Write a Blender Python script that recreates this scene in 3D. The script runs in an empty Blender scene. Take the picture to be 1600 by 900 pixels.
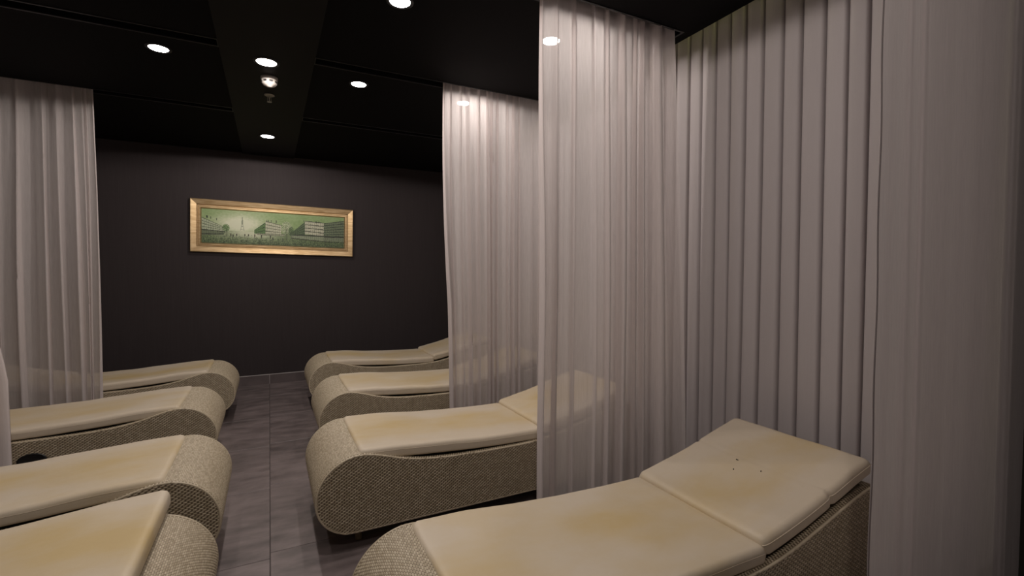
import bpy, bmesh, math, random
from mathutils import Vector, Matrix, noise
random.seed(7)
PI = math.pi
scene = bpy.context.scene
col = scene.collection

# ------------------------------------------------------------------ camera, world, exposure
EYE = 1.30
cam_data = bpy.data.cameras.new('camera')
cam_data.sensor_width = 36.0
cam_data.lens = 740.0 / 1600.0 * 36.0
cam_data.clip_start = 0.02
cam = bpy.data.objects.new('camera', cam_data)
cam.location = (0, 0, EYE)
cam.rotation_euler = (math.radians(88.0), 0, math.radians(-27.1))
col.objects.link(cam)
scene.camera = cam

world = bpy.data.worlds.new('world')
scene.world = world
world.use_nodes = True
world.node_tree.nodes['Background'].inputs[0].default_value = (0.6, 0.55, 0.6, 1)
world.node_tree.nodes['Background'].inputs[1].default_value = 0.0
scene.view_settings.view_transform = 'Standard'
scene.view_settings.look = 'None'
scene.view_settings.gamma = 1
scene.view_settings.use_curve_mapping = False
scene.view_settings.exposure = 0.0
LAMP_W = 12.0            # watts of one ceiling spot
BAND_W = 30.0            # watts of the brighter spots in the centre band
LAMP_COL = (1.0, 0.895, 0.825)
COVE_W = 4.2

# ------------------------------------------------------------------ room measures
CEIL = 2.63
XL, XR = -2.55, 2.45     # side walls
XE = 2.14                # ceiling edges in front of the side curtains
YB = 6.14                # far wall
YF = -2.2                # wall behind the viewpoint
HI = 2.95                # top of the side coves
SLOT_Y = [4.55, 3.27, 2.00, 0.66]

# ------------------------------------------------------------------ helpers
def srgb(r, g, b):
    f = lambda c: ((c/255.0+0.055)/1.055)**2.4 if c/255.0 > 0.04045 else c/255.0/12.92
    return (f(r), f(g), f(b), 1)

def tag(o, label=None, cat=None, group=None, kind=None):
    if label: o['label'] = label
    if cat: o['category'] = cat
    if group: o['group'] = group
    if kind: o['kind'] = kind
    return o

def obj(name, verts, faces, mats, parent=None, smooth=False, fmat=None, uvs=None):
    me = bpy.data.meshes.new(name)
    me.from_pydata([tuple(v) for v in verts], [], faces)
    for m in (mats if isinstance(mats, (list, tuple)) else [mats]): me.materials.append(m)
    if fmat: me.polygons.foreach_set('material_index', fmat)
    if smooth: me.polygons.foreach_set('use_smooth', [True]*len(me.polygons))
    me.update()
    o = bpy.data.objects.new(name, me)
    col.objects.link(o)
    if parent: o.parent = parent
    return o

def obj_bm(name, bm, mat, parent=None, smooth=False):
    me = bpy.data.meshes.new(name)
    bm.to_mesh(me); bm.free()
    me.materials.append(mat)
    if smooth: me.polygons.foreach_set('use_smooth', [True]*len(me.polygons))
    o = bpy.data.objects.new(name, me)
    col.objects.link(o)
    if parent: o.parent = parent
    return o

def add_box(bm, x0, x1, y0, y1, z0, z1):
    v = [bm.verts.new(p) for p in ((x0,y0,z0),(x1,y0,z0),(x1,y1,z0),(x0,y1,z0),(x0,y0,z1),(x1,y0,z1),(x1,y1,z1),(x0,y1,z1))]
    for f in ((3,2,1,0),(4,5,6,7),(0,1,5,4),(1,2,6,5),(2,3,7,6),(3,0,4,7)): bm.faces.new([v[i] for i in f])

def boxes(name, lst, mat, parent=None, bevel=0):
    bm = bmesh.new()
    for b in lst: add_box(bm, *b)
    if bevel: bmesh.ops.bevel(bm, geom=bm.edges[:], offset=bevel, segments=2, affect='EDGES')
    return obj_bm(name, bm, mat, parent)

def lathe(name, prof, mat, parent=None, seg=32, smooth=True, loc=(0,0,0)):
    vs, fs = [], []
    n = len(prof)
    for k in range(seg):
        a = 2*PI*k/seg
        for r, z in prof: vs.append((loc[0]+r*math.cos(a), loc[1]+r*math.sin(a), loc[2]+z))
    for k in range(seg):
        k2 = (k+1) % seg
        for i in range(n-1):
            fs.append((k*n+i, k2*n+i, k2*n+i+1, k*n+i+1))
    if prof[0][0] > 1e-6: fs.append([k*n for k in range(seg)][::-1])
    if prof[-1][0] > 1e-6: fs.append([k*n+n-1 for k in range(seg)])
    o = obj(name, vs, fs, mat, parent, smooth)
    return o

def empty(name, loc, rz=0):
    o = bpy.data.objects.new(name, None)
    o.location = loc; o.rotation_euler = (0, 0, rz)
    o.empty_display_size = 0.1
    col.objects.link(o)
    return o

def copy_tree(o, parent=None):
    c = o.copy(); col.objects.link(c); c.parent = parent
    for ch in list(kids.get(o.name, [])):
        cc = copy_tree(ch, c)
        kids.setdefault(c.name, []).append(cc)
    return c
kids = {}
def regkids():
    kids.clear()
    for o in bpy.data.objects:
        if o.parent: kids.setdefault(o.parent.name, []).append(o)

# ------------------------------------------------------------------ materials
def new_mat(name):
    m = bpy.data.materials.new(name); m.use_nodes = True
    nt = m.node_tree
    return m, nt, nt.nodes['Principled BSDF']

def N(nt, t, **kw):
    n = nt.nodes.new(t)
    for k, v in kw.items(): setattr(n, k, v)
    return n

def plain(name, c, rough=0.6, metal=0.0, spec=0.5, bump=0, bscale=200):
    m, nt, b = new_mat(name)
    b.inputs['Base Color'].default_value = c
    b.inputs['Roughness'].default_value = rough
    b.inputs['Metallic'].default_value = metal
    b.inputs['Specular IOR Level'].default_value = spec
    tc = N(nt, 'ShaderNodeTexCoord'); nz = N(nt, 'ShaderNodeTexNoise')
    nz.inputs['Scale'].default_value = bscale; nz.inputs['Detail'].default_value = 4
    nt.links.new(tc.outputs['Object'], nz.inputs['Vector'])
    bp = N(nt, 'ShaderNodeBump'); bp.inputs['Strength'].default_value = bump or 0.02; bp.inputs['Distance'].default_value = 0.002
    nt.links.new(nz.outputs['Fac'], bp.inputs['Height'])
    nt.links.new(bp.outputs['Normal'], b.inputs['Normal'])
    return m

def emission(name, c, s):
    m = bpy.data.materials.new(name); m.use_nodes = True
    nt = m.node_tree; nt.nodes.clear()
    e = N(nt, 'ShaderNodeEmission'); o = N(nt, 'ShaderNodeOutputMaterial')
    e.inputs[0].default_value = c; e.inputs[1].default_value = s
    nt.links.new(e.outputs[0], o.inputs[0])
    return m

M_ceiling = plain('ceiling_black_paint', (0.003, 0.0027, 0.003, 1), 0.8, spec=0.12, bump=0.1, bscale=60)
M_band = plain('ceiling_band_paint', (0.0045, 0.0041, 0.0045, 1), 0.6, spec=0.2, bump=0.1, bscale=60)
M_slot = plain('slot_interior', (0.003, 0.003, 0.003, 1), 0.7)
M_slot_rim = plain('slot_trim_metal', (0.012, 0.011, 0.012, 1), 0.45)
M_rail = plain('rail_dark_metal', (0.01, 0.01, 0.01, 1), 0.4, metal=0.5)
M_white = plain('white_plastic', srgb(158, 153, 148), 0.5, spec=0.25)
M_greyhole = plain('dark_vent_slot', (0.01, 0.01, 0.01, 1), 0.6)
M_brass = plain('sprinkler_metal', srgb(170, 165, 150), 0.4, metal=0.6)
M_lens = emission('lamp_lens', (1.0, 0.95, 0.92, 1), 30.0)
M_darkbox = plain('black_plastic', (0.006, 0.006, 0.006, 1), 0.5)
M_gapwall = plain('side_wall_paint', (0.02, 0.019, 0.012, 1), 0.8)

def wall_material():
    m, nt, b = new_mat('charcoal_wallpaper')
    tc = N(nt, 'ShaderNodeTexCoord')
    mp = N(nt, 'ShaderNodeMapping'); mp.inputs['Scale'].default_value = (90, 90, 3)
    nz = N(nt, 'ShaderNodeTexNoise'); nz.inputs['Scale'].default_value = 1.0; nz.inputs['Detail'].default_value = 5
    cr = N(nt, 'ShaderNodeMix', data_type='RGBA')
    cr.inputs[6].default_value = (0.033, 0.0268, 0.0280, 1)
    cr.inputs[7].default_value = (0.047, 0.0385, 0.0400, 1)
    nt.links.new(tc.outputs['Object'], mp.inputs['Vector']); nt.links.new(mp.outputs[0], nz.inputs['Vector'])
    nt.links.new(nz.outputs['Fac'], cr.inputs[0]); nt.links.new(cr.outputs[2], b.inputs['Base Color'])
    b.inputs['Roughness'].default_value = 0.75; b.inputs['Specular IOR Level'].default_value = 0.25
    bp = N(nt, 'ShaderNodeBump'); bp.inputs['Strength'].default_value = 0.25; bp.inputs['Distance'].default_value = 0.002
    nt.links.new(nz.outputs['Fac'], bp.inputs['Height']); nt.links.new(bp.outputs['Normal'], b.inputs['Normal'])
    return m
M_wall = wall_material()

def tile_material(name, base, vary, rough=0.45, scale=1.0):
    m, nt, b = new_mat(name)
    tc = N(nt, 'ShaderNodeTexCoord'); oi = N(nt, 'ShaderNodeNewGeometry')
    # a different piece of the stone pattern on every tile
    add = N(nt, 'ShaderNodeVectorMath', operation='MULTIPLY_ADD')
    cmb = N(nt, 'ShaderNodeCombineXYZ')
    ml = N(nt, 'ShaderNodeMath', operation='MULTIPLY'); ml.inputs[1].default_value = 37.0
    nt.links.new(oi.outputs['Random Per Island'], ml.inputs[0])
    nt.links.new(ml.outputs[0], cmb.inputs[0]); nt.links.new(ml.outputs[0], cmb.inputs[1])
    add.inputs[1].default_value = (1, 1, 1)
    nt.links.new(tc.outputs['Object'], add.inputs[0]); nt.links.new(cmb.outputs[0], add.inputs[2])
    n1 = N(nt, 'ShaderNodeTexNoise'); n1.inputs['Scale'].default_value = 2.2*scale; n1.inputs['Detail'].default_value = 9; n1.inputs['Roughness'].default_value = 0.62; n1.inputs['Distortion'].default_value = 0.6
    mp = N(nt, 'ShaderNodeMapping'); mp.inputs['Scale'].default_value = (3.0, 9.0, 3.0)
    n2 = N(nt, 'ShaderNodeTexNoise'); n2.inputs['Scale'].default_value = 1.6; n2.inputs['Detail'].default_value = 8
    nt.links.new(add.outputs[0], n1.inputs['Vector']); nt.links.new(add.outputs[0], mp.inputs['Vector']); nt.links.new(mp.outputs[0], n2.inputs['Vector'])
    mx = N(nt, 'ShaderNodeMath', operation='MULTIPLY_ADD'); mx.inputs[1].default_value = 0.45
    ml2 = N(nt, 'ShaderNodeMath', operation='MULTIPLY'); ml2.inputs[1].default_value = 0.55
    nt.links.new(n1.outputs['Fac'], ml2.inputs[0]); nt.links.new(n2.outputs['Fac'], mx.inputs[0]); nt.links.new(ml2.outputs[0], mx.inputs[2])
    cr = N(nt, 'ShaderNodeValToRGB')
    cr.color_ramp.elements[0].position = 0.36; cr.color_ramp.elements[0].color = tuple(c*(1-vary) for c in base[:3])+(1,)
    cr.color_ramp.elements[1].position = 0.64; cr.color_ramp.elements[1].color = tuple(c*(1+vary) for c in base[:3])+(1,)
    nt.links.new(mx.outputs[0], cr.inputs[0]); nt.links.new(cr.outputs[0], b.inputs['Base Color'])
    b.inputs['Roughness'].default_value = rough
    bp = N(nt, 'ShaderNodeBump'); bp.inputs['Strength'].default_value = 0.12; bp.inputs['Distance'].default_value = 0.002
    nt.links.new(mx.outputs[0], bp.inputs['Height']); nt.links.new(bp.outputs['Normal'], b.inputs['Normal'])
    return m
M_tile = tile_material('grey_stone_tile', (0.165, 0.135, 0.133), 0.46, 0.42)
M_skirt = tile_material('skirting_tile', (0.12, 0.098, 0.098), 0.3, 0.45)
M_grout = plain('grout', (0.06, 0.05, 0.048, 1), 0.8)
M_strip = plain('pale_grout_line', (0.45, 0.42, 0.41, 1), 0.6)

def leather_material():
    m, nt, b = new_mat('cream_vinyl_with_yellow_wear')
    tc = N(nt, 'ShaderNodeTexCoord'); oi = N(nt, 'ShaderNodeObjectInfo')
    off = N(nt, 'ShaderNodeVectorMath', operation='ADD')
    ml = N(nt, 'ShaderNodeVectorMath', operation='SCALE'); ml.inputs[3].default_value = 1.3
    nt.links.new(oi.outputs['Location'], ml.inputs[0])
    nt.links.new(tc.outputs['Object'], off.inputs[0]); nt.links.new(ml.outputs[0], off.inputs[1])
    mp = N(nt, 'ShaderNodeMapping'); mp.inputs['Scale'].default_value = (1.7, 3.0, 2.0)
    nz = N(nt, 'ShaderNodeTexNoise'); nz.inputs['Scale'].default_value = 1.25; nz.inputs['Detail'].default_value = 5; nz.inputs['Roughness'].default_value = 0.55
    nt.links.new(off.outputs[0], mp.inputs['Vector']); nt.links.new(mp.outputs[0], nz.inputs['Vector'])
    # wear sits towards the middle of the width (where people lie)
    sp = N(nt, 'ShaderNodeSeparateXYZ'); nt.links.new(tc.outputs['Object'], sp.inputs[0])
    ab = N(nt, 'ShaderNodeMath', operation='ABSOLUTE'); nt.links.new(sp.outputs['Y'], ab.inputs[0])
    mr = N(nt, 'ShaderNodeMapRange'); mr.inputs[1].default_value = 0.10; mr.inputs[2].default_value = 0.30; mr.inputs[3].default_value = 0.11; mr.inputs[4].default_value = -0.09
    nt.links.new(ab.outputs[0], mr.inputs[0])
    ad = N(nt, 'ShaderNodeMath', operation='ADD'); nt.links.new(nz.outputs['Fac'], ad.inputs[0]); nt.links.new(mr.outputs[0], ad.inputs[1])
    cr = N(nt, 'ShaderNodeValToRGB')
    e = cr.color_ramp.elements
    e[0].position = 0.42; e[0].color = (0.63, 0.545, 0.425, 1)
    e[1].position = 0.78; e[1].color = (0.585, 0.45, 0.235, 1)
    k = e.new(0.58); k.color = (0.61, 0.505, 0.345, 1)
    nt.links.new(ad.outputs[0], cr.inputs[0]); nt.links.new(cr.outputs[0], b.inputs['Base Color'])
    b.inputs['Roughness'].default_value = 0.5
    b.inputs['Specular IOR Level'].default_value = 0.4
    n2 = N(nt, 'ShaderNodeTexNoise'); n2.inputs['Scale'].default_value = 260; n2.inputs['Detail'].default_value = 3
    n3 = N(nt, 'ShaderNodeTexNoise'); n3.inputs['Scale'].default_value = 7; n3.inputs['Detail'].default_value = 3
    nt.links.new(tc.outputs['Object'], n2.inputs['Vector']); nt.links.new(off.outputs[0], n3.inputs['Vector'])
    b1 = N(nt, 'ShaderNodeBump'); b1.inputs['Strength'].default_value = 0.12; b1.inputs['Distance'].default_value = 0.001
    b2 = N(nt, 'ShaderNodeBump'); b2.inputs['Strength'].default_value = 0.35; b2.inputs['Distance'].default_value = 0.012
    nt.links.new(n2.outputs['Fac'], b1.inputs['Height']); nt.links.new(n3.outputs['Fac'], b2.inputs['Height'])
    nt.links.new(b2.outputs['Normal'], b1.inputs['Normal']); nt.links.new(b1.outputs['Normal'], b.inputs['Normal'])
    return m
M_vinyl = leather_material()

def rattan_material(name, k=1.0):
    m, nt, b = new_mat(name)
    g = N(nt, 'ShaderNodeNewGeometry')
    cr = N(nt, 'ShaderNodeValToRGB')
    e = cr.color_ramp.elements
    e[0].position = 0.0; e[0].color = (0.40*k, 0.33*k, 0.225*k, 1)
    e[1].position = 1.0; e[1].color = (0.58*k, 0.50*k, 0.37*k, 1)
    nt.links.new(g.outputs['Random Per Island'], cr.inputs[0]); nt.links.new(cr.outputs[0], b.inputs['Base Color'])
    b.inputs['Roughness'].default_value = 0.42; b.inputs['Specular IOR Level'].default_value = 0.45
    return m
M_rattan = rattan_material('synthetic_rattan_strand')
M_rattan_base = plain('rattan_base_gap_shade', (0.20, 0.16, 0.105, 1), 0.6)  # darker than the strands: shade of the weave gaps in the colour; legs share it

def sheer_material(name, c, opacity, transl=0.45, thread=1.0):
    m = bpy.data.materials.new(name); m.use_nodes = True
    nt = m.node_tree; nt.nodes.clear()
    out = N(nt, 'ShaderNodeOutputMaterial')
    tr = N(nt, 'ShaderNodeBsdfTransparent')
    df = N(nt, 'ShaderNodeBsdfDiffuse'); tl = N(nt, 'ShaderNodeBsdfTranslucent')
    df.inputs[0].default_value = c; tl.inputs[0].default_value = c
    m1 = N(nt, 'ShaderNodeMixShader'); m1.inputs[0].default_value = transl
    m2 = N(nt, 'ShaderNodeMixShader')
    tc = N(nt, 'ShaderNodeTexCoord')
    mp = N(nt, 'ShaderNodeMapping'); mp.inputs['Scale'].default_value = (170, 170, 12)
    nz = N(nt, 'ShaderNodeTexNoise'); nz.inputs['Scale'].default_value = 1; nz.inputs['Detail'].default_value = 3
    nt.links.new(tc.outputs['Object'], mp.inputs['Vector']); nt.links.new(mp.outputs[0], nz.inputs['Vector'])
    mr = N(nt, 'ShaderNodeMapRange')
    mr.inputs[1].default_value = 0.3; mr.inputs[2].default_value = 0.7
    mr.inputs[3].default_value = opacity-0.035*thread; mr.inputs[4].default_value = min(1.0, opacity+0.035*thread)
    nt.links.new(nz.outputs['Fac'], mr.inputs[0])
    nt.links.new(mr.outputs[0], m2.inputs[0])
    nt.links.new(df.outputs[0], m1.inputs[1]); nt.links.new(tl.outputs[0], m1.inputs[2])
    nt.links.new(tr.outputs[0], m2.inputs[1]); nt.links.new(m1.outputs[0], m2.inputs[2])
    nt.links.new(m2.outputs[0], out.inputs[0])
    return m
M_sheer = sheer_material('sheer_voile', (0.84, 0.79, 0.78, 1), 0.75)
M_drape = sheer_material('pleated_drape_cloth', (0.66, 0.61, 0.615, 1), 0.97, 0.30, 0.3)
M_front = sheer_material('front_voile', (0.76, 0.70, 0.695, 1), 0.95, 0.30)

M_gold = None
def gold_material():
    m, nt, b = new_mat('champagne_gold_frame')
    tc = N(nt, 'ShaderNodeTexCoord')
    mp = N(nt, 'ShaderNodeMapping'); mp.inputs['Scale'].default_value = (6, 30, 60)
    nz = N(nt, 'ShaderNodeTexNoise'); nz.inputs['Scale'].default_value = 1.5; nz.inputs['Detail'].default_value = 6
    nt.links.new(tc.outputs['Object'], mp.inputs['Vector']); nt.links.new(mp.outputs[0], nz.inputs['Vector'])
    cr = N(nt, 'ShaderNodeValToRGB')
    cr.color_ramp.elements[0].position = 0.3; cr.color_ramp.elements[0].color = (0.36, 0.24, 0.11, 1)
    cr.color_ramp.elements[1].position = 0.7; cr.color_ramp.elements[1].color = (0.58, 0.43, 0.25, 1)
    nt.links.new(nz.outputs['Fac'], cr.inputs[0]); nt.links.new(cr.outputs[0], b.inputs['Base Color'])
    b.inputs['Metallic'].default_value = 0.7; b.inputs['Roughness'].default_value = 0.34
    return m
M_gold = gold_material()

# ------------------------------------------------------------------ room shell
# floor: grout bed with real tiles
floor_v, floor_f, fm = [], [], []
def quad_slab(vs, fs, x0, x1, y0, y1, z0, z1, bev=0.0015):
    b = len(vs)
    vs += [(x0,y0,z0),(x1,y0,z0),(x1,y1,z0),(x0,y1,z0),(x0,y0,z1-bev),(x1,y0,z1-bev),(x1,y1,z1-bev),(x0,y1,z1-bev),
           (x0+bev,y0+bev,z1),(x1-bev,y0+bev,z1),(x1-bev,y1-bev,z1),(x0+bev,y1-bev,z1)]
    fs += [(b,b+1,b+5,b+4),(b+1,b+2,b+6,b+5),(b+2,b+3,b+7,b+6),(b+3,b,b+4,b+7),
           (b+4,b+5,b+9,b+8),(b+5,b+6,b+10,b+9),(b+6,b+7,b+11,b+10),(b+7,b+4,b+8,b+11),(b+8,b+9,b+10,b+11)]
b0 = len(floor_v)
floor_v += [(XL,YF,-0.003),(XR,YF,-0.003),(XR,YB,-0.003),(XL,YB,-0.003)]
floor_f.append((0,1,2,3)); fm.append(1)
T = 0.78; g = 0.0018
gx = -0.018
ix = -4
while gx+ix*T < XR:
    x0, x1 = gx+ix*T+g, gx+(ix+1)*T-g
    # joints of the column right of the centre line: 5.53, 3.15, 2.37 ... ; left: 3.93, 2.37
    ys = []
    y = (5.54 if ix % 2 == 0 else 5.49) - 20*T
    while y < YB+T: ys.append(y); y += T
    for y in ys:
        y0, y1 = max(y+g, YF), min(y+T-g, YB)
        xa, xb = max(x0, XL), min(x1, XR)
        if y1-y0 > 0.02 and xb-xa > 0.02:
            n0 = len(floor_f)
            quad_slab(floor_v, floor_f, xa, xb, y0, y1, -0.004, 0.0)
            fm += [0]*(len(floor_f)-n0)
    ix += 1
tag(obj('floor', floor_v, floor_f, [M_tile, M_grout], fmat=fm), 'dark grey stone tiled floor of the aisle', kind='structure')

def struct(o): o['kind'] = 'structure'; return o
struct(boxes('wall_back', [(XL-0.1, XR+0.1, YB, YB+0.1, 0, 3.1)], M_wall))
struct(boxes('wall_left', [(XL-0.1, XL, YF, YB, 0, 3.1)], M_gapwall))
struct(boxes('wall_right', [(XR, XR+0.1, YF, YB, 0, 3.1)], M_gapwall))
struct(boxes('wall_front', [(XL-0.1, XR+0.1, YF-0.1, YF, 0, 3.1)], M_wall))
# tiled skirting with a pale joint along its top
sv, sf = [], []
x = gx - 4*T
while x < XR:
    xa, xb = max(x+0.002, XL), min(x+T-0.002, XR)
    if xb-xa > 0.02: quad_slab(sv, sf, xa, xb, YB-0.010, YB, 0.0, 0.105)
    x += T
n0 = len(sf)
def bx8(vs, fs, x0,x1,y0,y1,z0,z1):
    b = len(vs)
    vs += [(x0,y0,z0),(x1,y0,z0),(x1,y1,z0),(x0,y1,z0),(x0,y0,z1),(x1,y0,z1),(x1,y1,z1),(x0,y1,z1)]
    fs += [(b+3,b+2,b+1,b),(b+4,b+5,b+6,b+7),(b,b+1,b+5,b+4),(b+1,b+2,b+6,b+5),(b+2,b+3,b+7,b+6),(b+3,b,b+4,b+7)]
bx8(sv, sf, XL, XR, YB-0.011, YB, 0.105, 0.112)
x = gx - 3*T
while x < XR:
    bx8(sv, sf, x-0.002, x+0.002, YB-0.0095, YB, 0.0, 0.105); x += T
struct(obj('baseboard_back', sv, sf, [M_skirt, M_strip], fmat=[0]*n0+[1]*(len(sf)-n0)))

# ceiling: black panels with real slots for the curtain tracks; raised coves along both sides
SW = 0.085
ys = [YF] + sum([[y-SW/2, y+SW/2] for y in sorted(SLOT_Y)], []) + [YB]
bl = []
for i in range(0, len(ys), 2):
    bl.append((-XE, XE, ys[i], ys[i+1], CEIL, CEIL+0.14))
for y in SLOT_Y:
    bl.append((-XE, -2.02, y-SW/2, y+SW/2, CEIL, CEIL+0.14))
    bl.append((2.06, XE, y-SW/2, y+SW/2, CEIL, CEIL+0.14))
    bl.append((-0.25, 0.28, y-SW/2, y+SW/2, CEIL, CEIL+0.14))
bl.append((-XE, XE, YF, YB, CEIL+0.14, CEIL+0.18))
struct(boxes('ceiling', bl, M_ceiling))
struct(boxes('ceiling_cove_left', [(XL, -XE, YF, YB, HI, HI+0.05), (-XE-0.02, -XE, YF, YB, CEIL, HI)], M_gapwall))
struct(boxes('ceiling_cove_right', [(XE, XR, YF, YB, HI, HI+0.05), (XE, XE+0.02, YF, YB, CEIL+0.02, HI)], M_gapwall))
struct(boxes('trim_1', [(-0.245, 0.275, YF, YB, CEIL-0.012, CEIL)], M_band))      # centre band of the ceiling
# thin trims round the slots and rails within them
rims = []
for y in SLOT_Y:
    for (xa, xb) in ((-2.02, -0.25), (0.28, 2.06)):
        rims += [(xa-0.012, xb+0.012, y-SW/2-0.012, y-SW/2, CEIL-0.004, CEIL), (xa-0.012, xb+0.012, y+SW/2, y+SW/2+0.012, CEIL-0.004, CEIL),
                 (xa-0.012, xa, y-SW/2, y+SW/2, CEIL-0.004, CEIL), (xb, xb+0.012, y-SW/2, y+SW/2, CEIL-0.004, CEIL)]
struct(boxes('trim_2', rims, M_slot_rim))

# ------------------------------------------------------------------ curtains
def fold_curtain(name, mat, P0, P1, z0, z1, nf, amp, seed, top_pinch=0.6, edge0=None, edge1=None,
                 flutter=0.25, shift=0.28, rows=26, samples=14, omega=0.0, lean=0.0, fine=0.0, parent=None):
    """Hanging cloth between two floor points; the folds are a wave whose depth, spacing and phase wander."""
    rnd = random.Random(seed)
    P0 = Vector((P0[0], P0[1], 0)); P1 = Vector((P1[0], P1[1], 0))
    L = (P1-P0).length; u = (P1-P0)/L; nrm = Vector((-u.y, u.x, 0))
    # fold borders with uneven widths
    ws = [1+rnd.uniform(-flutter, flutter)*1.6 for _ in range(nf)]
    tot = sum(ws); cum = [0]
    for w in ws: cum.append(cum[-1]+w/tot)
    amps = [amp*(1+rnd.uniform(-flutter, flutter)*1.8) for _ in range(nf)]
    amps2 = [rnd.uniform(-0.4, 0.4) for _ in range(nf)]
    vs, fs = [], []
    cols = nf*samples+1
    for r in range(rows+1):
        t = r/rows                      # 0 top .. 1 bottom
        z = z1 + (z0-z1)*t
        for c in range(cols):
            k = min(nf-1, c//samples); f = (c-k*samples)/samples
            s = cum[k] + (cum[k+1]-cum[k])*f
            k2 = min(nf-1, k+1); kp = max(0, k-1)
            # blend neighbouring amplitudes for continuity
            a = amps[k]*(1-abs(f-0.5)) + (amps[k2] if f > 0.5 else amps[kp])*abs(f-0.5)
            th = 2*PI*f
            if omega:                    # broad rounded fronts, narrow deep valleys
                fd = min(f, 1-f)
                w = 1-2.0*math.exp(-(fd/omega)**2) - 0.55*(2*f-1)**2 + 0.25*lean*(f-0.5)
            else: w = math.sin(th)
            grow = top_pinch + (1-top_pinch)*min(1.0, t*1.8)
            wander = noise.noise(Vector((s*nf*0.35, t*1.1, seed*3.7)))*0.35
            y = fine*amp*noise.noise(Vector((s*nf*2.1, t*0.7, seed*2.1))) + a*grow*(w + 0.22*amps2[k]*math.sin(2*th)*math.sin(PI*f)) + amp*wander*(0.3+t)
            x = s*L - shift*(L*(cum[k+1]-cum[k]))*(math.sin(th) if omega else 0.5*math.sin(2*th))*grow + fine*0.6*(L/nf)*noise.noise(Vector((s*nf*2.3, t*0.8, seed*5.1+3))) + noise.noise(Vector((s*nf*0.22, t*0.9, seed*1.3+9)))*L/nf*0.30*t
            if edge0: x += edge0(t)*max(0, 1-s*5)
            if edge1: x += edge1(t)*max(0, 1-(1-s)*5)
            p = P0 + u*x + nrm*y
            vs.append((p.x, p.y, z))
    for r in range(rows):
        for c in range(cols-1):
            a = r*cols+c
            fs.append((a, a+1, a+cols+1, a+cols))
    o = obj(name, vs, fs, mat, parent, smooth=True)
    return o

def hem(cur, samples_cols, rows, side, k, off, mat):
    """doubled cloth sewn down the free edge of a curtain"""
    v = cur.data.vertices; n = samples_cols
    cs = range(0, k+1) if side == 0 else range(n-1-k, n)
    cs = list(cs); vs, fs = [], []
    for sgn in (-1, 1):
        for r in range(rows+1):
            for c in cs:
                p = v[r*n+c].co; vs.append((p.x, p.y+sgn*off, p.z))
    m = len(cs); tot = (rows+1)*m
    for q in (0, tot):
        for r in range(rows):
            for c in range(m-1):
                a = q+r*m+c; fs.append((a, a+1, a+m+1, a+m))
    for r in range(rows):                # closing edge
        a = r*m + (0 if side == 0 else m-1); fs.append((a, a+m, a+tot+m, a+tot))
    return obj('hem', vs, fs, mat, cur, smooth=True)

def rail(name, p0, p1, label):
    (x0, y0), (x1, y1) = p0, p1
    z = CEIL+0.085
    if abs(x1-x0) > abs(y1-y0): o = boxes(name, [(min(x0,x1), max(x0,x1), y0-0.012, y0+0.012, z, z+0.055)], M_rail)
    else: o = boxes(name, [(x0-0.012, x0+0.012, min(y0,y1), max(y0,y1), HI-0.012, HI)], M_rail)
    return tag(o, label, 'curtain rail', 'curtain rails in the ceiling slots')

ZT = CEIL+0.085
z0 = 0.025
cB = fold_curtain('sheer_curtain', M_sheer, (1.13, 3.27), (2.09, 3.27), z0, ZT, 14, 0.024, 3, top_pinch=0.7, flutter=0.38, omega=0.11, shift=0.17, fine=0.5,
                  edge0=lambda t: -0.02*math.sin(PI*min(1,t*1.6))+0.04*t, samples=16)
tag(cB, 'white sheer curtain hanging between the second and third loungers of the right row', 'curtain', 'sheer room divider curtains')
cC = fold_curtain('sheer_curtain', M_sheer, (1.185, 2.00), (2.0, 2.00), z0, ZT, 9, 0.026, 11, top_pinch=0.7, flutter=0.42, omega=0.09, shift=0.18, fine=0.5,
                  edge0=lambda t: -0.01-0.005*math.sin(9*t), edge1=lambda t: 0.09*t, samples=18)
tag(cC, 'tall white sheer curtain hanging just behind the nearest right lounger', 'curtain', 'sheer room divider curtains')
cA = fold_curtain('sheer_curtain', M_sheer, (-2.0, 4.55), (-1.13, 4.55), z0, ZT, 12, 0.026, 21, top_pinch=0.5, flutter=0.5, omega=0.09, shift=0.2, fine=0.9,
                  edge1=lambda t: 0.012*math.sin(PI*t)-0.03*max(0, t-0.3), samples=16)
tag(cA, 'white sheer curtain at left, hanging before the far charcoal wall', 'curtain', 'sheer room divider curtains')
cF = fold_curtain('sheer_curtain', M_sheer, (-2.0, 3.27), (-1.235, 3.27), z0, ZT, 10, 0.030, 31, top_pinch=0.7, flutter=0.3,
                  edge1=lambda t: 0.055*max(0.0, min(1.0, (t-0.60)/0.12)), samples=16)
tag(cF, 'sheer curtain whose free edge just enters at the left border of the photo', 'curtain', 'sheer room divider curtains')
cE = fold_curtain('sheer_curtain', M_front, (1.395, 0.66), (2.40, 0.66), z0, CEIL-0.004, 9, 0.0045, 41, top_pinch=0.8, flutter=0.35, shift=0.10, fine=0.2,
                  edge0=lambda t: 0.0-0.012*t+0.003*math.sin(38*t), samples=20, rows=60)
tag(cE, 'large grey white curtain in the right foreground, cut by the photo border', 'curtain', 'sheer room divider curtains')
hem(cB, 14*16+1, 26, 0, 5, 0.0012, M_sheer)
hem(cC, 9*18+1, 26, 0, 4, 0.0012, M_sheer)
hem(cA, 12*16+1, 26, 1, 5, 0.0012, M_sheer)
hem(cF, 10*16+1, 26, 1, 5, 0.0012, M_sheer)
hem(cE, 9*20+1, 60, 0, 4, 0.0012, M_front)
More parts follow.
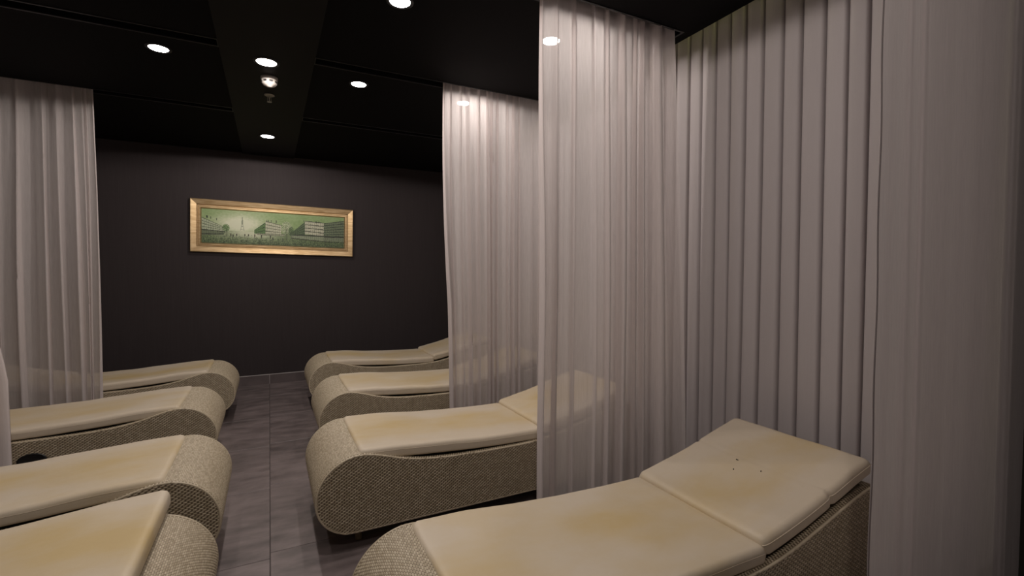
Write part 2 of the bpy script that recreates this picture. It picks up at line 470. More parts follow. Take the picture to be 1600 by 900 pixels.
cD = fold_curtain('pleated_curtain', M_drape, (2.235, 0.74), (2.235, 6.05), z0, HI-0.014, 57, 0.034, 51, top_pinch=0.9, flutter=0.10,
                  shift=0.135, samples=20, omega=0.105, lean=-1.2, rows=22)
tag(cD, 'long grey pleated curtain covering the whole right side wall', 'curtain')
cG = fold_curtain('pleated_curtain', M_drape, (-2.3, 6.05), (-2.3, -1.0), z0, HI-0.014, 76, 0.034, 61, top_pinch=0.9, flutter=0.10,
                  shift=0.135, samples=14, omega=0.085, rows=14)
tag(cG, 'long grey pleated curtain along the left side wall, glimpsed through the sheer one', 'curtain')
for y, lab in zip(SLOT_Y, ('black rail in the farthest ceiling slot', 'black rail in the second ceiling slot from the far wall',
                           'black rail in the slot above the tall sheer curtain', 'black rail above the foreground curtain')):
    for (xa, xb, sd) in ((-2.02, -0.25, 'left'), (0.28, 2.06, 'right')):
        rail('curtain_rail', (xa, y), (xb, y), lab + ', ' + sd + ' side')
rail('curtain_rail', (2.235, 0.74), (2.235, 6.05), 'long dark rail over the pleated curtain on the right wall')
rail('curtain_rail', (-2.3, -1.0), (-2.3, 6.05), 'long dark rail over the pleated curtain on the left wall')

# ------------------------------------------------------------------ sun lounger
PTS = [(0.345,0.450),(0.40,0.447),(0.47,0.430),(0.56,0.402),(0.66,0.382),(0.78,0.370),(0.92,0.364),(1.08,0.362),(1.22,0.362),(1.36,0.370),
       (1.48,0.390),(1.60,0.420),(1.72,0.452),(1.83,0.480),(1.91,0.496),(1.955,0.498),(1.985,0.480),(1.995,0.44),(1.985,0.36),(1.96,0.25),(1.93,0.17),(1.88,0.115),(1.80,0.092),(1.70,0.09),
       (1.4,0.09),(1.1,0.09),(0.8,0.09),(0.55,0.09),(0.40,0.09)]
for k in range(1, 16):                      # round foot end
    a = -PI/2 - PI*k/16 - 0.0
    rr = 0.18 + 0.006*math.sin(2*(a))
    PTS.append((0.345+rr*math.cos(a), 0.27+rr*math.sin(a)))
def catmull(pts, n=8):
    out = []
    m = len(pts)
    for i in range(m):
        p0, p1, p2, p3 = pts[(i-1)%m], pts[i], pts[(i+1)%m], pts[(i+2)%m]
        for k in range(n):
            t = k/n; t2 = t*t; t3 = t2*t
            out.append(tuple(0.5*((2*p1[j])+(-p0[j]+p2[j])*t+(2*p0[j]-5*p1[j]+4*p2[j]-p3[j])*t2+(-p0[j]+3*p1[j]-3*p2[j]+p3[j])*t3) for j in (0,1)))
    return out
def resample(pts, step, closed=True):
    if closed: pts = pts+[pts[0]]
    L = [0]
    for a, b in zip(pts, pts[1:]): L.append(L[-1]+math.dist(a, b))
    n = max(4, round(L[-1]/step)); out = []; j = 0
    for i in range(n if closed else n+1):
        d = L[-1]*i/n
        while j < len(L)-2 and L[j+1] < d: j += 1
        f = (d-L[j])/max(1e-9, L[j+1]-L[j])
        out.append((pts[j][0]+(pts[j+1][0]-pts[j][0])*f, pts[j][1]+(pts[j+1][1]-pts[j][1])*f))
    return out
OUT = resample(catmull(PTS, 8), 0.018)      # clockwise seen with x right, z up (top runs to +x)
NP = len(OUT)
def onrm(i):
    a = OUT[(i-1)%NP]; b = OUT[(i+1)%NP]
    tx, tz = b[0]-a[0], b[1]-a[1]; l = math.hypot(tx, tz)
    return (-tz/l, tx/l)                    # outward (top run: +x direction -> normal +z)
HW = 0.312                                   # half width of the wicker body
RIM = 0.028
def is_top(i): return 0.40 < OUT[i][0] < 1.93 and OUT[i][1] > 0.30
def cush_bottom(x):
    xs = [(0.36,0.405),(0.8,0.378),(1.0,0.37),(1.36,0.366),(1.5,0.395),(1.7,0.455),(1.95,0.525)]
    if x <= xs[0][0]: return xs[0][1]
    for a, b in zip(xs, xs[1:]):
        if x <= b[0]: return a[1]+(b[1]-a[1])*(x-a[0])/(b[0]-a[0])
    return xs[-1][1]
def deck(x, z): return min(z-0.004, cush_bottom(x)-0.012)

def build_body(parent):
    vs, fs, fmt = [], [], []
    r = 0.011
    lanes = [(-HW, r), (-HW+0.3*r, 0.3*r), (-HW+r, 0)] + [(-HW+RIM, 0), (-HW+RIM+0.004, -1), (HW-RIM-0.004, -1), (HW-RIM, 0)] + [(HW-r, 0), (HW-0.3*r, 0.3*r), (HW, r)]
    n = len(lanes)
    for i in range(NP):
        nx, nz = onrm(i); x, z = OUT[i]
        for (y, ins) in lanes:
            if ins == -1:
                zz = deck(x, z) if is_top(i) else z
                vs.append((x, y, zz))
            else: vs.append((x-nx*ins, y, z-nz*ins))
    for i in range(NP):
        j = (i+1) % NP
        for k in range(n-1):
            fs.append((i*n+k, j*n+k, j*n+k+1, i*n+k+1))
    fs.append([i*n for i in range(NP)][::-1])
    fs.append([i*n+n-1 for i in range(NP)])
    # --- weave: every visible strand loop is a small arched patch over the base shell
    def patch(c, du, dv, nn, lu, lv, h):
        """c centre, du long unit vector, dv cross unit vector, nn outward"""
        b = len(vs)
        for a, ha in ((-0.5, -0.15), (-0.22, 0.85), (0.22, 0.85), (0.5, -0.15)):
            for e, he in ((-0.5, -0.35), (0.0, 0.15), (0.5, -0.35)):
                q = c + du*(a*lu) + dv*(e*lv) + nn*(h*(ha+he))
                vs.append((q.x, q.y, q.z))
        for a in range(3):
            for e in range(2):
                v0 = b+a*3+e
                fs.append((v0, v0+1, v0+4, v0+3))
    PU, PV = 0.0165, 0.0062
    # around the outline (roll, head end, rims): strands run across the width
    OUTF = resample(catmull(PTS, 8), PV)
    NF = len(OUTF)
    for i in range(NF):
        a, b = OUTF[(i-1)%NF], OUTF[(i+1)%NF]
        l = math.hypot(b[0]-a[0], b[1]-a[1]); tx, tz = (b[0]-a[0])/l, (b[1]-a[1])/l
        nx, nz = -tz, tx; x, z = OUTF[i]
        if z < 0.12 and 0.5 < x < 1.8: continue          # underside is never seen
        top = 0.405 < x < 1.925 and z > 0.30
        off = PU/2*(i % 2)
        y = -HW+0.016+off*0.999
        cnt = int((2*HW-0.02)/PU)
        for k in range(cnt+1):
            yy = -HW+0.016+off+k*PU
            if yy > HW-0.012: break
            if top and abs(yy) < HW-RIM-0.004: continue
            patch(Vector((x, yy, z)), Vector((0,1,0)), Vector((tx,0,tz)), Vector((nx,0,nz)), PU*0.88, PV*0.93, 0.0027)
    # sides: strands run lengthwise, rows follow height
    PU, PV = 0.0215, 0.0076
    zz = 0.09+PV
    row = 0
    while zz < 0.50:
        # spans of the outline at this height
        xsn = []
        for i in range(NP):
            a, b = OUT[i], OUT[(i+1)%NP]
            if (a[1]-zz)*(b[1]-zz) < 0: xsn.append(a[0]+(b[0]-a[0])*(zz-a[1])/(b[1]-a[1]))
        xsn.sort()
        for q in range(0, len(xsn)-1, 2):
            xa, xb = xsn[q]+0.007, xsn[q+1]-0.007
            k0 = math.floor(xa/PU)-1
            k = k0
            while k*PU < xb:
                c0 = k*PU + (PU/2 if row % 2 else 0); c1 = c0+PU*0.80
                d0, d1 = max(c0, xa), min(c1, xb)
                if d1-d0 > 0.004:
                    cx = (d0+d1)/2
                    for s in (-1, 1):
                        patch(Vector((cx, s*HW, zz)), Vector((1,0,0.16*s*-1)), Vector((0,0,1)), Vector((0,s,0)), d1-d0, PV*0.88, 0.0034)
                k += 1
        zz += PV; row += 1
    # three long strands bind each rounded side edge
    for s in (-1, 1):
        for q in (0.5,):
            a = PI/2*q; rc = 0.011; rt = 0.0052
            b0 = len(vs)
            for i in range(NP):
                nx, nz = onrm(i); x, z = OUT[i]
                cy = s*(HW-rc+rc*math.sin(a)); off = -rc+rc*math.cos(a)
                for k in range(6):
                    e = 2*PI*k/6
                    vs.append((x+nx*(off+rt*math.cos(e)), cy+rt*math.sin(e), z+nz*(off+rt*math.cos(e))))
            for i in range(NP):
                j = (i+1) % NP
                for k in range(6):
                    k2 = (k+1) % 6
                    fs.append((b0+i*6+k, b0+i*6+k2, b0+j*6+k2, b0+j*6+k))
    nbase = NP*(n-1)+2
    fmt = [0]*nbase + [1]*(len(fs)-nbase)
    o = obj('wicker_body', vs, fs, [M_rattan_base, M_rattan], parent, smooth=False, fmat=fmt)
    sm = [f >= NP*(n-1)+2 or f < NP*(n-1) for f in range(len(fs))]
    o.data.polygons.foreach_set('use_smooth', sm)
    return o

def cushion(name, path, hw, th, parent, seed=1, rnd=0.022, sag=0.006, mat=None, skew=0.0, crease=None):
    """Upholstered pad lofted along a bent path of (x, z top); rounded rectangle section."""
    pts = resample(path, 0.022 if not crease else 0.007, closed=False)
    n = len(pts); sec = []
    # section ring in (y, depth) from the top middle round
    m = 10
    for k in range(m): sec.append((-hw+rnd + (2*hw-2*rnd)*k/(m-1), 0.0))
    for k in range(1, 5): a = PI/2*k/5; sec.append((hw-rnd+rnd*math.sin(a), rnd-rnd*math.cos(a)))
    sec.append((hw, rnd)); sec.append((hw+0.001, th*0.55)); sec.append((hw-0.001, th-rnd*0.6))
    for k in range(1, 4): a = PI/2*k/4; sec.append((hw-rnd*0.6+rnd*0.6*math.cos(a), th-rnd*0.6+rnd*0.6*math.sin(a)))
    for k in range(m): sec.append((hw-rnd - (2*hw-2*rnd)*k/(m-1), th))
    for k in range(1, 4): a = PI/2*k/4; sec.append((-hw+rnd*0.6-rnd*0.6*math.sin(a), th-rnd*0.6+rnd*0.6*math.cos(a)))
    sec.append((-hw+0.001, th-rnd*0.6)); sec.append((-hw-0.001, th*0.55)); sec.append((-hw, rnd))
    for k in range(1, 5): a = PI/2*k/5; sec.append((-hw+rnd-rnd*math.cos(a), rnd-rnd*math.sin(a)))
    S = len(sec); vs, fs = [], []
    rings = []
    # end rounding: extra rings pulled in
    ends = [(0.0, 0.55), (0.35, 0.22), (1.0, 0.0)]
    stations = []
    for e, (f, ins) in enumerate(ends): stations.append((f*rnd, ins))
    Ls = [0]
    for a, b in zip(pts, pts[1:]): Ls.append(Ls[-1]+math.dist(a, b))
    tot = Ls[-1]
    st = [(0.0, 0.80), (rnd*0.12, 0.45), (rnd*0.4, 0.18), (rnd, 0.0)]
    dl = [d for d, _ in st] + [d for d in Ls if rnd*1.3 < d < tot-rnd*1.3] + [tot-d for d, _ in reversed(st)]
    il = [i for _, i in st] + [0]*len([d for d in Ls if rnd*1.3 < d < tot-rnd*1.3]) + [i for _, i in reversed(st)]
    def at(d):
        j = 0
        while j < n-2 and Ls[j+1] < d: j += 1
        f = (d-Ls[j])/max(1e-9, Ls[j+1]-Ls[j])
        return (pts[j][0]+(pts[j+1][0]-pts[j][0])*f, pts[j][1]+(pts[j+1][1]-pts[j][1])*f)
    for d, ins in zip(dl, il):
        p = at(d); a = at(max(0, d-0.02)); b = at(min(tot, d+0.02))
        l = math.dist(a, b) or 1; tx, tz = (b[0]-a[0])/l, (b[1]-a[1])/l
        nx, nz = -tz, tx
        for (y, dep) in sec:
            yy = y; dd = dep
            k = ins*rnd
            if abs(y) > hw-rnd*1.01: yy = y - math.copysign(k, y)
            dd = dep + k*(1-dep/th) - k*(dep/th)*0.6
            # sag in the middle, slight undulation of the surface
            u_ = 1-(y/hw)**2
            wob = noise.noise(Vector((p[0]*5+seed, y*6, seed*2.1)))*0.0035
            if dep < th*0.5: dd += sag*max(0, u_)*(math.sin(PI*min(1, d/tot))**0.5) - wob
            if crease:
                g_ = math.exp(-((p[0]-crease)/0.010)**2)
                dd += 0.0015*g_*(1 if dep < th*0.5 else -0.4); yy -= math.copysign(0.007*g_, y) if abs(y) > hw-rnd else 0
            sk = skew*y
            vs.append((p[0]-nx*dd+sk, yy + noise.noise(Vector((p[0]*7, seed, y*3)))*0.002, p[1]-nz*dd))
    R = len(dl)
    for i in range(R-1):
        for k in range(S):
            k2 = (k+1) % S
            fs.append((i*S+k, (i+1)*S+k, (i+1)*S+k2, i*S+k2))
    fs.append([k for k in range(S)][::-1] if False else list(range(S)))
    fs.append([(R-1)*S+k for k in range(S)][::-1])
    o = obj(name, vs, fs, mat or M_vinyl, parent, smooth=True)
    return o, vs, S, R, sec

def tube_path(name, pts, r, mat, parent, closed=False, seg=6):
    cu = bpy.data.curves.new(name, 'CURVE'); cu.dimensions = '3D'
    sp = cu.splines.new('POLY'); sp.points.add(len(pts)-1)
    for i, p in enumerate(pts): sp.points[i].co = (p[0], p[1], p[2], 1)
    sp.use_cyclic_u = closed
    cu.bevel_depth = r; cu.bevel_resolution = 1
    tmp = bpy.data.objects.new(name+'_tmp', cu)
    col.objects.link(tmp)
    dg = bpy.context.evaluated_depsgraph_get()
    me = bpy.data.meshes.new_from_object(tmp.evaluated_get(dg))
    bpy.data.objects.remove(tmp); bpy.data.curves.remove(cu)
    me.name = name
    me.materials.clear(); me.materials.append(mat)
    me.polygons.foreach_set('use_smooth', [True]*len(me.polygons))
    o = bpy.data.objects.new(name, me); col.objects.link(o)
    if parent: o.parent = parent
    return o

def add_piping(cush, vs, S, R, sec, idxs, name='piping', rad=0.0022):
    """cord sewn along the given section points and round the ends"""
    path = []
    a, b = idxs
    for i in range(1, R-1): path.append(vs[i*S+a])
    for i in reversed(range(1, R-1)): path.append(vs[i*S+b])
    return tube_path(name, path, rad, M_vinyl, cush, closed=True)

SEAT = [(0.362,0.468),(0.55,0.463),(0.75,0.447),(0.95,0.434),(1.15,0.427),(1.362,0.424)]
HEAD = [(1.345,0.442),(1.42,0.456),(1.55,0.484),(1.655,0.512),(1.70,0.526),(1.74,0.536),(1.84,0.565),(1.965,0.597)]

def make_lounger():
    root = empty('sun_lounger', (0, 0, 0))
    build_body(root)
    o, vs, S, R, sec = cushion('seat_cushion', SEAT, 0.298, 0.060, root, seed=3)
    iu = [k for k, s in enumerate(sec) if s[0] > 0 and abs(s[1]-0.022) < 1e-6][0]
    il = [k for k, s in enumerate(sec) if s[0] < 0 and abs(s[1]-0.022) < 1e-6][0]
    add_piping(o, vs, S, R, sec, (iu, il), rad=0.0012)
    o2, vs2, S2, R2, sec2 = cushion('headrest_cushion', HEAD, 0.295, 0.062, root, seed=8, sag=0.004, crease=1.70)
    add_piping(o2, vs2, S2, R2, sec2, (iu, il))
    for (lx, ly) in ((0.365, -0.20), (0.365, 0.20), (1.72, -0.20), (1.72, 0.20)):
        lathe('leg', [(0.013, 0.0), (0.016, 0.002), (0.016, 0.022), (0.0135, 0.026), (0.0135, 0.05), (0.016, 0.054), (0.016, 0.102)], M_rattan_base, root, seg=16, loc=(lx, ly, 0))
    # oval hand grip let into one long side
    vs_, fs_ = [], []
    seg = 28
    prof = [(1.0, 0.0), (1.0, 0.009), (0.86, 0.009), (0.80, 0.0062), (0.0, 0.006)]
    for k in range(seg):
        a = 2*PI*k/seg
        for (q, d) in prof: vs_.append((1.04+0.062*q*math.cos(a), HW+d, 0.255+0.036*q*math.sin(a)))
    n = len(prof)
    for k in range(seg):
        k2 = (k+1) % seg
        for i in range(n-1): fs_.append((k*n+i, k2*n+i, k2*n+i+1, k*n+i+1))
    g_ = obj('hand_grip', vs_, fs_, M_darkbox, root, smooth=True)
    g_['label'] = 'black oval grip on the side'
    return root

proto = make_lounger()
regkids()
# (side, x shift, centre y, small turn in degrees, label)
spots = [
 ('R', 0.045, 1.245, 0.0, 'nearest lounger on the right, two part cream cushion beside the pleated curtain'),
 ('R', 0.0, 2.555, 0.0, 'second nearest lounger of the right row, its head end behind the tall sheer curtain'),
 ('R', 0.118, 3.765, 0.0, 'third lounger of the right row, its head end behind the farther sheer curtain'),
 ('R', 0.140, 4.985, 0.0, 'farthest lounger of the right row, standing before the charcoal wall'),
 ('L', 0.020, 1.700, 0.0, 'nearest lounger of the left row, cream cushion slid up onto its wicker foot end'),
 ('L', 0.033, 2.615, 0.0, 'second nearest lounger of the left row, long cream cushion stained yellow along the middle'),
 ('L', 0.149, 3.835, 0.0, 'third lounger of the left row, black oval grip on its wicker side'),
 ('L', 0.113, 4.985, 0.0, 'farthest lounger of the left row, half hidden by the left sheer curtain'),
]
for i, (side, dx, cy, turn, lab) in enumerate(spots):
    o = proto if i == 0 else copy_tree(proto)
    if side == 'R': o.location = (dx, cy, 0); o.rotation_euler = (0, 0, math.radians(turn))
    else: o.location = (-dx, cy, 0); o.rotation_euler = (0, 0, PI+math.radians(turn))
    tag(o, lab, 'sun lounger', 'wicker sun loungers in two rows')
    if i == 4:
        for ch in o.children:
            if ch.name.startswith('seat_cushion'):
                ch.location = (-0.070, -0.055, 0.072); ch.rotation_euler = (0, math.radians(2.2), 0)

# three small dark scuffs on the nearest headrest
hr = [c for c in proto.children if c.name.startswith('headrest_cushion')][0]
for (sx, sy, rx, ry) in ((1.615, 0.03, 0.0022, 0.0018), (1.665, -0.055, 0.0022, 0.0014), (1.675, 0.06, 0.0012, 0.006)):
    zs = [v.co.z for v in hr.data.vertices if abs(v.co.x-sx) < 0.012 and abs(v.co.y-sy) < 0.04]
    vs_ = []; zc = max(zs)
    sl = math.atan(0.30)
    for k in range(10):
        a = 2*PI*k/10; q = 1+0.25*math.sin(3*a)
        vs_.append((sx+rx*q*math.cos(a)*math.cos(sl), sy+ry*q*math.sin(a), zc+0.0006+rx*q*math.cos(a)*math.sin(sl)))
    vs_ += [(x_, y_, z_-0.006) for x_, y_, z_ in vs_]
    m_ = obj('scuff_mark', vs_, [list(range(10))]+[(k, k+10, (k+1)%10+10, (k+1)%10) for k in range(10)], M_darkbox, hr)
    m_['label'] = 'small dark scuff'

# ------------------------------------------------------------------ framed painting on the far wall
def painting():
    PW, PH, B = 1.675, 0.575, 0.105
    root = empty('framed_painting', (0.0855, YB-0.002, 1.785), 0)
    root.rotation_euler = (0, math.radians(1.15), 0)
    tag(root, 'wide gold framed painting of a green Paris street, on the charcoal wall', 'painting')
    # moulding profile: (inset from outer edge, depth towards the room)
    prof = [(0.0, 0.0), (0.0, 0.030), (0.006, 0.036), (0.058, 0.030), (0.066, 0.020), (0.074, 0.020), (0.080, 0.026), (0.092, 0.026), (0.100, 0.016), (0.104, 0.010)]
    vs, fs = [], []
    for (ins, d) in prof:
        x, z = PW/2-ins, PH/2-ins
        vs += [(-x, -d, -z), (x, -d, -z), (x, -d, z), (-x, -d, z)]
    for i in range(len(prof)-1):
        for k in range(4):
            k2 = (k+1) % 4
            fs.append((i*4+k, i*4+k2, (i+1)*4+k2, (i+1)*4+k))
    obj('frame', vs, fs, M_gold, root)
    # painted canvas: colours are laid on a fine grid in paint strokes
    W, H = 420, 104
    img = [[None]*W for _ in range(H)]
    rn = random.Random(5)
    def mixc(a, b, t): return tuple(a[i]+(b[i]-a[i])*t for i in range(3))
    cream = (214, 218, 190); green = (122, 150, 92); dk = (38, 48, 34); pale = (176, 190, 150)
    for j in range(H):
        v = j/(H-1)                      # 0 top
        for i in range(W):
            u = i/(W-1)
            n1 = noise.noise(Vector((u*14, v*5, 1.0))); n2 = noise.noise(Vector((u*60, v*26, 4.0)))
            if v < 0.62:
                glow = math.exp(-((u-0.25)/0.17)**2-((v-0.42)/0.32)**2)
                c = mixc(green, cream, min(1, max(0, glow*1.15+0.12*n1+0.15*n2+0.15*(1-v))))
            else:
                t = (v-0.62)/0.38
                path = 1.25*math.exp(-((u-0.32)/(0.16+0.16*t))**2)*(1-t*0.8)
                c = mixc((92, 112, 72), (196, 202, 172), max(0, min(1, path+0.25*n2+0.1*n1)))
                c = mixc(c, (44, 58, 38), max(0, min(0.9, t*1.15-0.5+0.8*n2)))
            img[j][i] = c
    def put(i, j, c, a=1.0):
        i, j = int(i), int(j)
        if 0 <= i < W and 0 <= j < H: img[j][i] = mixc(img[j][i], c, a)
    def poly(pts, fn):
        ys_ = [p[1] for p in pts]
        for j in range(max(0, int(min(ys_)*H)), min(H, int(max(ys_)*H)+1)):
            y = (j+0.5)/H; xs = []
            for a, b in zip(pts, pts[1:]+pts[:1]):
                if (a[1]-y)*(b[1]-y) < 0: xs.append(a[0]+(b[0]-a[0])*(y-a[1])/(b[1]-a[1]))
            xs.sort()
            for q in range(0, len(xs)-1, 2):
                for i in range(int(xs[q]*W), int(xs[q+1]*W)+1):
                    if 0 <= i < W: img[j][i] = fn(i/W, y)
    def facade(pts, wall, line, y_top, y_bot, floors, base_y, skew=0):
        # pts = tl, tr, br, bl
        tl, tr, br, bl_ = pts
        def fn(u, y):
            t = (u-tl[0])/max(1e-6, tr[0]-tl[0])
            top = tl[1]+(tr[1]-tl[1])*t; bot = bl_[1]+(br[1]-bl_[1])*t
            f = (y-top)/max(1e-6, bot-top)
            r = (f*floors) % 1.0
            c = wall
            if r < 0.22: c = line
            elif int(u*W*0.5+rn.random()*0.8) % 3 == 0 and rn.random() < 0.55 and line != wall: c = mixc(wall, line, 0.55)
            return mixc(c, (70, 90, 60), rn.random()*0.25)
        poly(pts, fn)
    # left row of houses, receding to the right
    facade([(0.0, 0.25), (0.15, 0.52), (0.15, 0.64), (0.0, 0.60)], (188, 196, 168), (70, 84, 60), 0, 0, 4, 0)
    facade([(0.0, 0.60), (0.15, 0.64), (0.14, 0.74), (0.0, 0.78)], (112, 122, 96), (40, 46, 36), 0, 0, 1.4, 0)
    # tower of iron lattice
    for j in range(int(0.19*H), int(0.60*H)):
        y = j/H; t = (y-0.19)/0.41
        w = 0.0016+0.004*t+0.018*max(0, t-0.45)**1.5
        for s in (-1, 1):
            put((0.262+s*w)*W, j, (96, 108, 88), 0.85)
        if t < 0.5 or (0.62 < t < 0.68) or (t > 0.88 and t < 0.92):
            for i in range(int((0.262-w)*W), int((0.262+w)*W)+1): put(i, j, (104, 116, 94), 0.7)
    # middle block and its roofs
    facade([(0.345, 0.55), (0.42, 0.30), (0.42, 0.66), (0.345, 0.66)], (92, 128, 70), (46, 62, 40), 0, 0, 3, 0)
    facade([(0.42, 0.26), (0.53, 0.36), (0.53, 0.66), (0.42, 0.66)], (204, 204, 178), (92, 96, 76), 0, 0, 4, 0)
    facade([(0.60, 0.60), (0.70, 0.22), (0.70, 0.68), (0.60, 0.68)], (84, 106, 70), (26, 34, 26), 0, 0, 5, 0)
    facade([(0.70, 0.18), (0.845, 0.20), (0.845, 0.64), (0.70, 0.60)], (206, 204, 180), (54, 60, 46), 0, 0, 4, 0)
    facade([(0.845, 0.22), (1.0, 0.10), (1.0, 0.62), (0.845, 0.66)], (112, 126, 98), (22, 28, 22), 0, 0, 6, 0)
    facade([(0.36, 0.64), (0.55, 0.64), (0.55, 0.70), (0.36, 0.70)], (170, 172, 146), (40, 46, 36), 0, 0, 1.2, 0)
    facade([(0.60, 0.64), (0.845, 0.62), (0.845, 0.84), (0.60, 0.76)], (148, 158, 130), (36, 42, 32), 0, 0, 1.2, 0)
    facade([(0.845, 0.64), (1.0, 0.62), (1.0, 0.84), (0.845, 0.84)], (128, 138, 112), (24, 28, 22), 0, 0, 1.2, 0)
    for k in range(16):                   # chimneys and roof strokes
        u = rn.choice((rn.uniform(0.0, 0.10), rn.uniform(0.42, 0.53), rn.uniform(0.68, 0.99)))
        yb = 0.20+ (u < 0.12)*0.12*u*8 + (0.4 < u < 0.55)*0.06
        for j in range(int((yb-0.03)*H), int((yb+0.04)*H)):
            put(u*W, j, dk, 0.8); put(u*W+1, j, dk, 0.6)
    def tree(u, top, bot, w, n, c1, c2):
        for _ in range(n):
            a = rn.uniform(0, 2*PI); r = rn.random()**0.6
            x = u+w*r*math.cos(a); y = (top+bot)/2-0.02+(bot-top)/2*r*math.sin(a)
            c = c1 if rn.random() < 0.5 else c2
            for dx in (0, 1):
                put(x*W+dx, y*H, c, 0.75)
        for j in range(int((top+bot)/2*H), int((bot+0.14)*H)):
            put(u*W, j, (48, 52, 40), 0.9); put(u*W+2+0.02*j, j, (52, 56, 42), 0.7)
    tree(0.155, 0.44, 0.66, 0.022, 380, (74, 104, 60), (110, 140, 86))
    tree(0.565, 0.26, 0.66, 0.038, 900, (206, 210, 180), (92, 110, 74))
    tree(0.60, 0.42, 0.70, 0.022, 420, (84, 112, 66), (56, 70, 48))
    # strollers: short dark strokes with their reflections
    for u, y, h_ in ((0.185, 0.70, 0.13), (0.198, 0.73, 0.13), (0.222, 0.70, 0.09), (0.278, 0.70, 0.09), (0.302, 0.70, 0.10), (0.345, 0.69, 0.14), (0.39, 0.70, 0.15), (0.45, 0.70, 0.19), (0.468, 0.76, 0.16)):
        for j in range(int(y*H), int((y+h_)*H)):
            t = (j/H-y)/h_
            for dx in range(3 if t < 0.5 else 1): put(u*W+dx, j, (34, 36, 30) if rn.random() < 0.9 else (90, 60, 50), 0.9)
        for j in range(int((y+h_)*H), int((y+h_*1.5)*H)): put(u*W, j, dk, 0.4)
    for _ in range(2600):                 # grass strokes in the foreground
        u = rn.random(); y = 0.78+0.22*rn.random()
        c = rn.choice(((60, 84, 48), (126, 148, 92), (34, 44, 30), (150, 166, 122)))
        for j in range(3): put(u*W, y*H+j, c, 0.45)
    cw, ch_ = PW/2-0.103, PH/2-0.103
    vs, fs = [], []
    for j in range(H+1):
        for i in range(W+1): vs.append((-cw+2*cw*i/W, -0.012, ch_-2*ch_*j/H))
    for j in range(H):
        for i in range(W):
            a = j*(W+1)+i; fs.append((a, a+W+1, a+W+2, a+1))
    m, nt, b = new_mat('oil_paint_colours')
    at_ = N(nt, 'ShaderNodeAttribute'); at_.attribute_name = 'paint'
    nt.links.new(at_.outputs['Color'], b.inputs['Base Color'])
    b.inputs['Roughness'].default_value = 0.5
    o = obj('canvas', vs, fs, m, root)
    ca = o.data.color_attributes.new('paint', 'FLOAT_COLOR', 'CORNER')
    flat = []
    for j in range(H):
        for i in range(W):
            c = srgb(*img[j][i]); flat += list(c)*4
    ca.data.foreach_set('color', flat)
painting()

# ------------------------------------------------------------------ ceiling fittings
def make_downlight():
    root = empty('recessed_downlight', (0, 0, 0))
    lathe('trim_ring', [(0.050, -0.0005), (0.052, -0.006), (0.060, -0.007), (0.066, -0.004), (0.067, 0.0)], M_slot_rim, root, seg=36)
    lathe('lens', [(0.0, -0.0042), (0.049, -0.0042), (0.050, -0.001)], M_lens, root, seg=36, smooth=False)
    return root
dl = make_downlight()
regkids()
lamps = [
 (-0.567, 3.51, CEIL, 'round spotlight glowing on the left part of the black ceiling'),
 (0.004, 3.40, CEIL-0.012, 'bright spotlight on the ceiling band, just above the smoke detector'),
 (0.585, 3.53, CEIL, 'round spotlight on the ceiling between band and farther sheer curtain'),
 (1.385, 3.545, CEIL, 'spotlight shining through the farther sheer curtain'),
 (0.004, 5.24, CEIL-0.012, 'bright spotlight on the ceiling band nearest the painting'),
 (0.593, 2.37, CEIL, 'spotlight cut by the top border of the photo'),
 (1.465, 2.37, CEIL, 'spotlight shining through the left edge of the tall sheer curtain'),
 (-0.60, 2.37, CEIL, 'spotlight above the left row, over the top border of the photo'),
 (0.008, 1.62, CEIL-0.012, 'spotlight on the ceiling band over the viewpoint'),
 (-0.60, 1.20, CEIL, 'spotlight on the left part of the ceiling over the nearest left lounger'),
 (0.60, 1.20, CEIL, 'spotlight on the ceiling over the foot of the nearest right lounger'),
 (0.008, -0.20, CEIL-0.012, 'spotlight on the ceiling band behind the viewpoint'),
]
for i, (x, y, z, lab) in enumerate(lamps):
    o = dl if i == 0 else copy_tree(dl)
    o.location = (x, y, z)
    if z < CEIL-0.005: o.scale = (1.15, 1.15, 1.0)
    tag(o, lab, 'ceiling light', 'recessed ceiling spotlights')
    L = bpy.data.lights.new('lamp_light', 'SPOT')
    L.energy = BAND_W if z < CEIL-0.005 else LAMP_W*(0.45 if x < 0 else 1.0); L.color = LAMP_COL
    L.spot_size = math.radians(175); L.spot_blend = 0.04; L.shadow_soft_size = 0.04
    lo = bpy.data.objects.new('lamp_light', L); col.objects.link(lo)
    lo.parent = o; lo.location = (0, 0, -0.02)

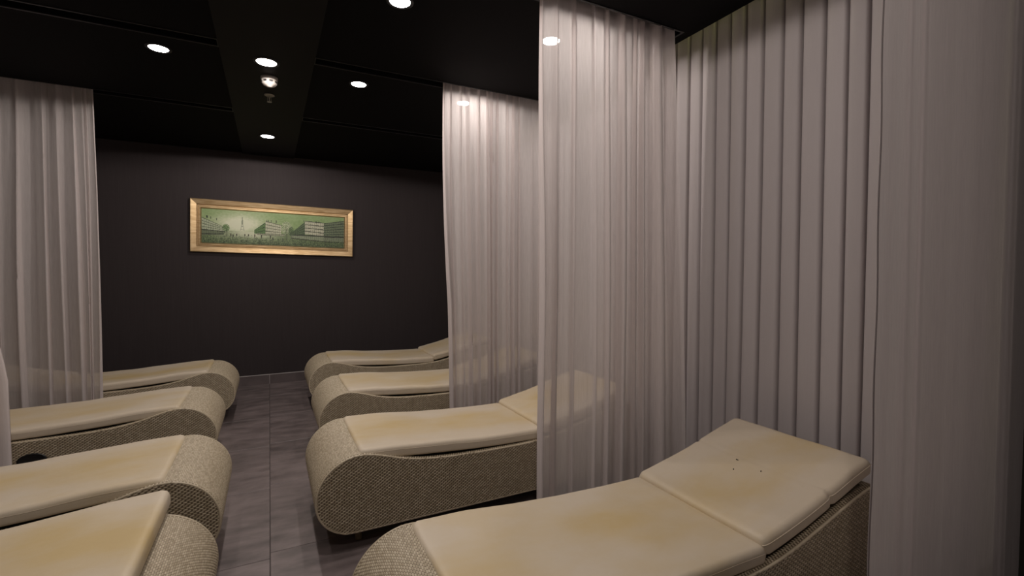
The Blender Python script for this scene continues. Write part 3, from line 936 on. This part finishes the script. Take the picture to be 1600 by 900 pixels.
# smoke detector
sd = empty('smoke_detector', (0.02, 3.66, CEIL-0.012))
tag(sd, 'white domed smoke detector with dark vents under the ceiling band', 'smoke detector')
lathe('base', [(0.0, -0.001), (0.052, 0.0), (0.054, -0.012), (0.050, -0.018), (0.0, -0.018)][::-1], M_white, sd, seg=36)
lathe('dome', [(0.048, -0.017), (0.050, -0.026), (0.047, -0.042), (0.038, -0.054), (0.020, -0.058), (0.018, -0.064), (0.0, -0.065)], M_white, sd, seg=36)
vb = bmesh.new()
for k in range(8):
    a = 2*PI*k/8+0.2
    m4 = Matrix.Rotation(a, 4, 'Z')
    add = bmesh.new(); add_box(add, 0.0455, 0.0495, -0.011, 0.011, -0.040, -0.029)
    for v in add.verts: v.co = m4 @ v.co
    tmpm = bpy.data.meshes.new('t'); add.to_mesh(tmpm); add.free(); vb.from_mesh(tmpm); bpy.data.meshes.remove(tmpm)
vn = obj_bm('vent_slots', vb, M_greyhole, sd); vn['label'] = 'dark vent slots'

# sprinkler
sp = empty('fire_sprinkler', (0.02, 4.02, CEIL-0.012))
tag(sp, 'small pendent fire sprinkler hanging between smoke detector and far spotlight', 'sprinkler')
lathe('escutcheon', [(0.0, 0.0), (0.034, 0.0), (0.036, -0.004), (0.024, -0.010), (0.010, -0.012), (0.0, -0.012)][::-1], M_brass, sp, seg=28)
lathe('bulb', [(0.0, -0.012), (0.007, -0.014), (0.005, -0.022), (0.003, -0.034), (0.004, -0.044), (0.0, -0.046)][::-1], M_brass, sp, seg=12)
fb = bmesh.new()
add_box(fb, -0.014, -0.010, -0.002, 0.002, -0.046, -0.010); add_box(fb, 0.010, 0.014, -0.002, 0.002, -0.046, -0.010); add_box(fb, -0.014, 0.014, -0.002, 0.002, -0.050, -0.046)
obj_bm('yoke', fb, M_brass, sp)
lathe('deflector', [(0.0, -0.050), (0.016, -0.050), (0.017, -0.053), (0.0, -0.054)][::-1], M_brass, sp, seg=20)

# greenish strip light hidden in the right cove
S_ = bpy.data.lights.new('cove_strip', 'AREA'); S_.shape = 'RECTANGLE'; S_.size = 0.02; S_.size_y = 4.6
S_.energy = COVE_W; S_.color = (0.85, 0.85, 0.30)
so = bpy.data.objects.new('cove_strip', S_); col.objects.link(so)
so.location = (2.175, 3.5, HI-0.02); so.rotation_euler = (0, math.radians(20), 0)
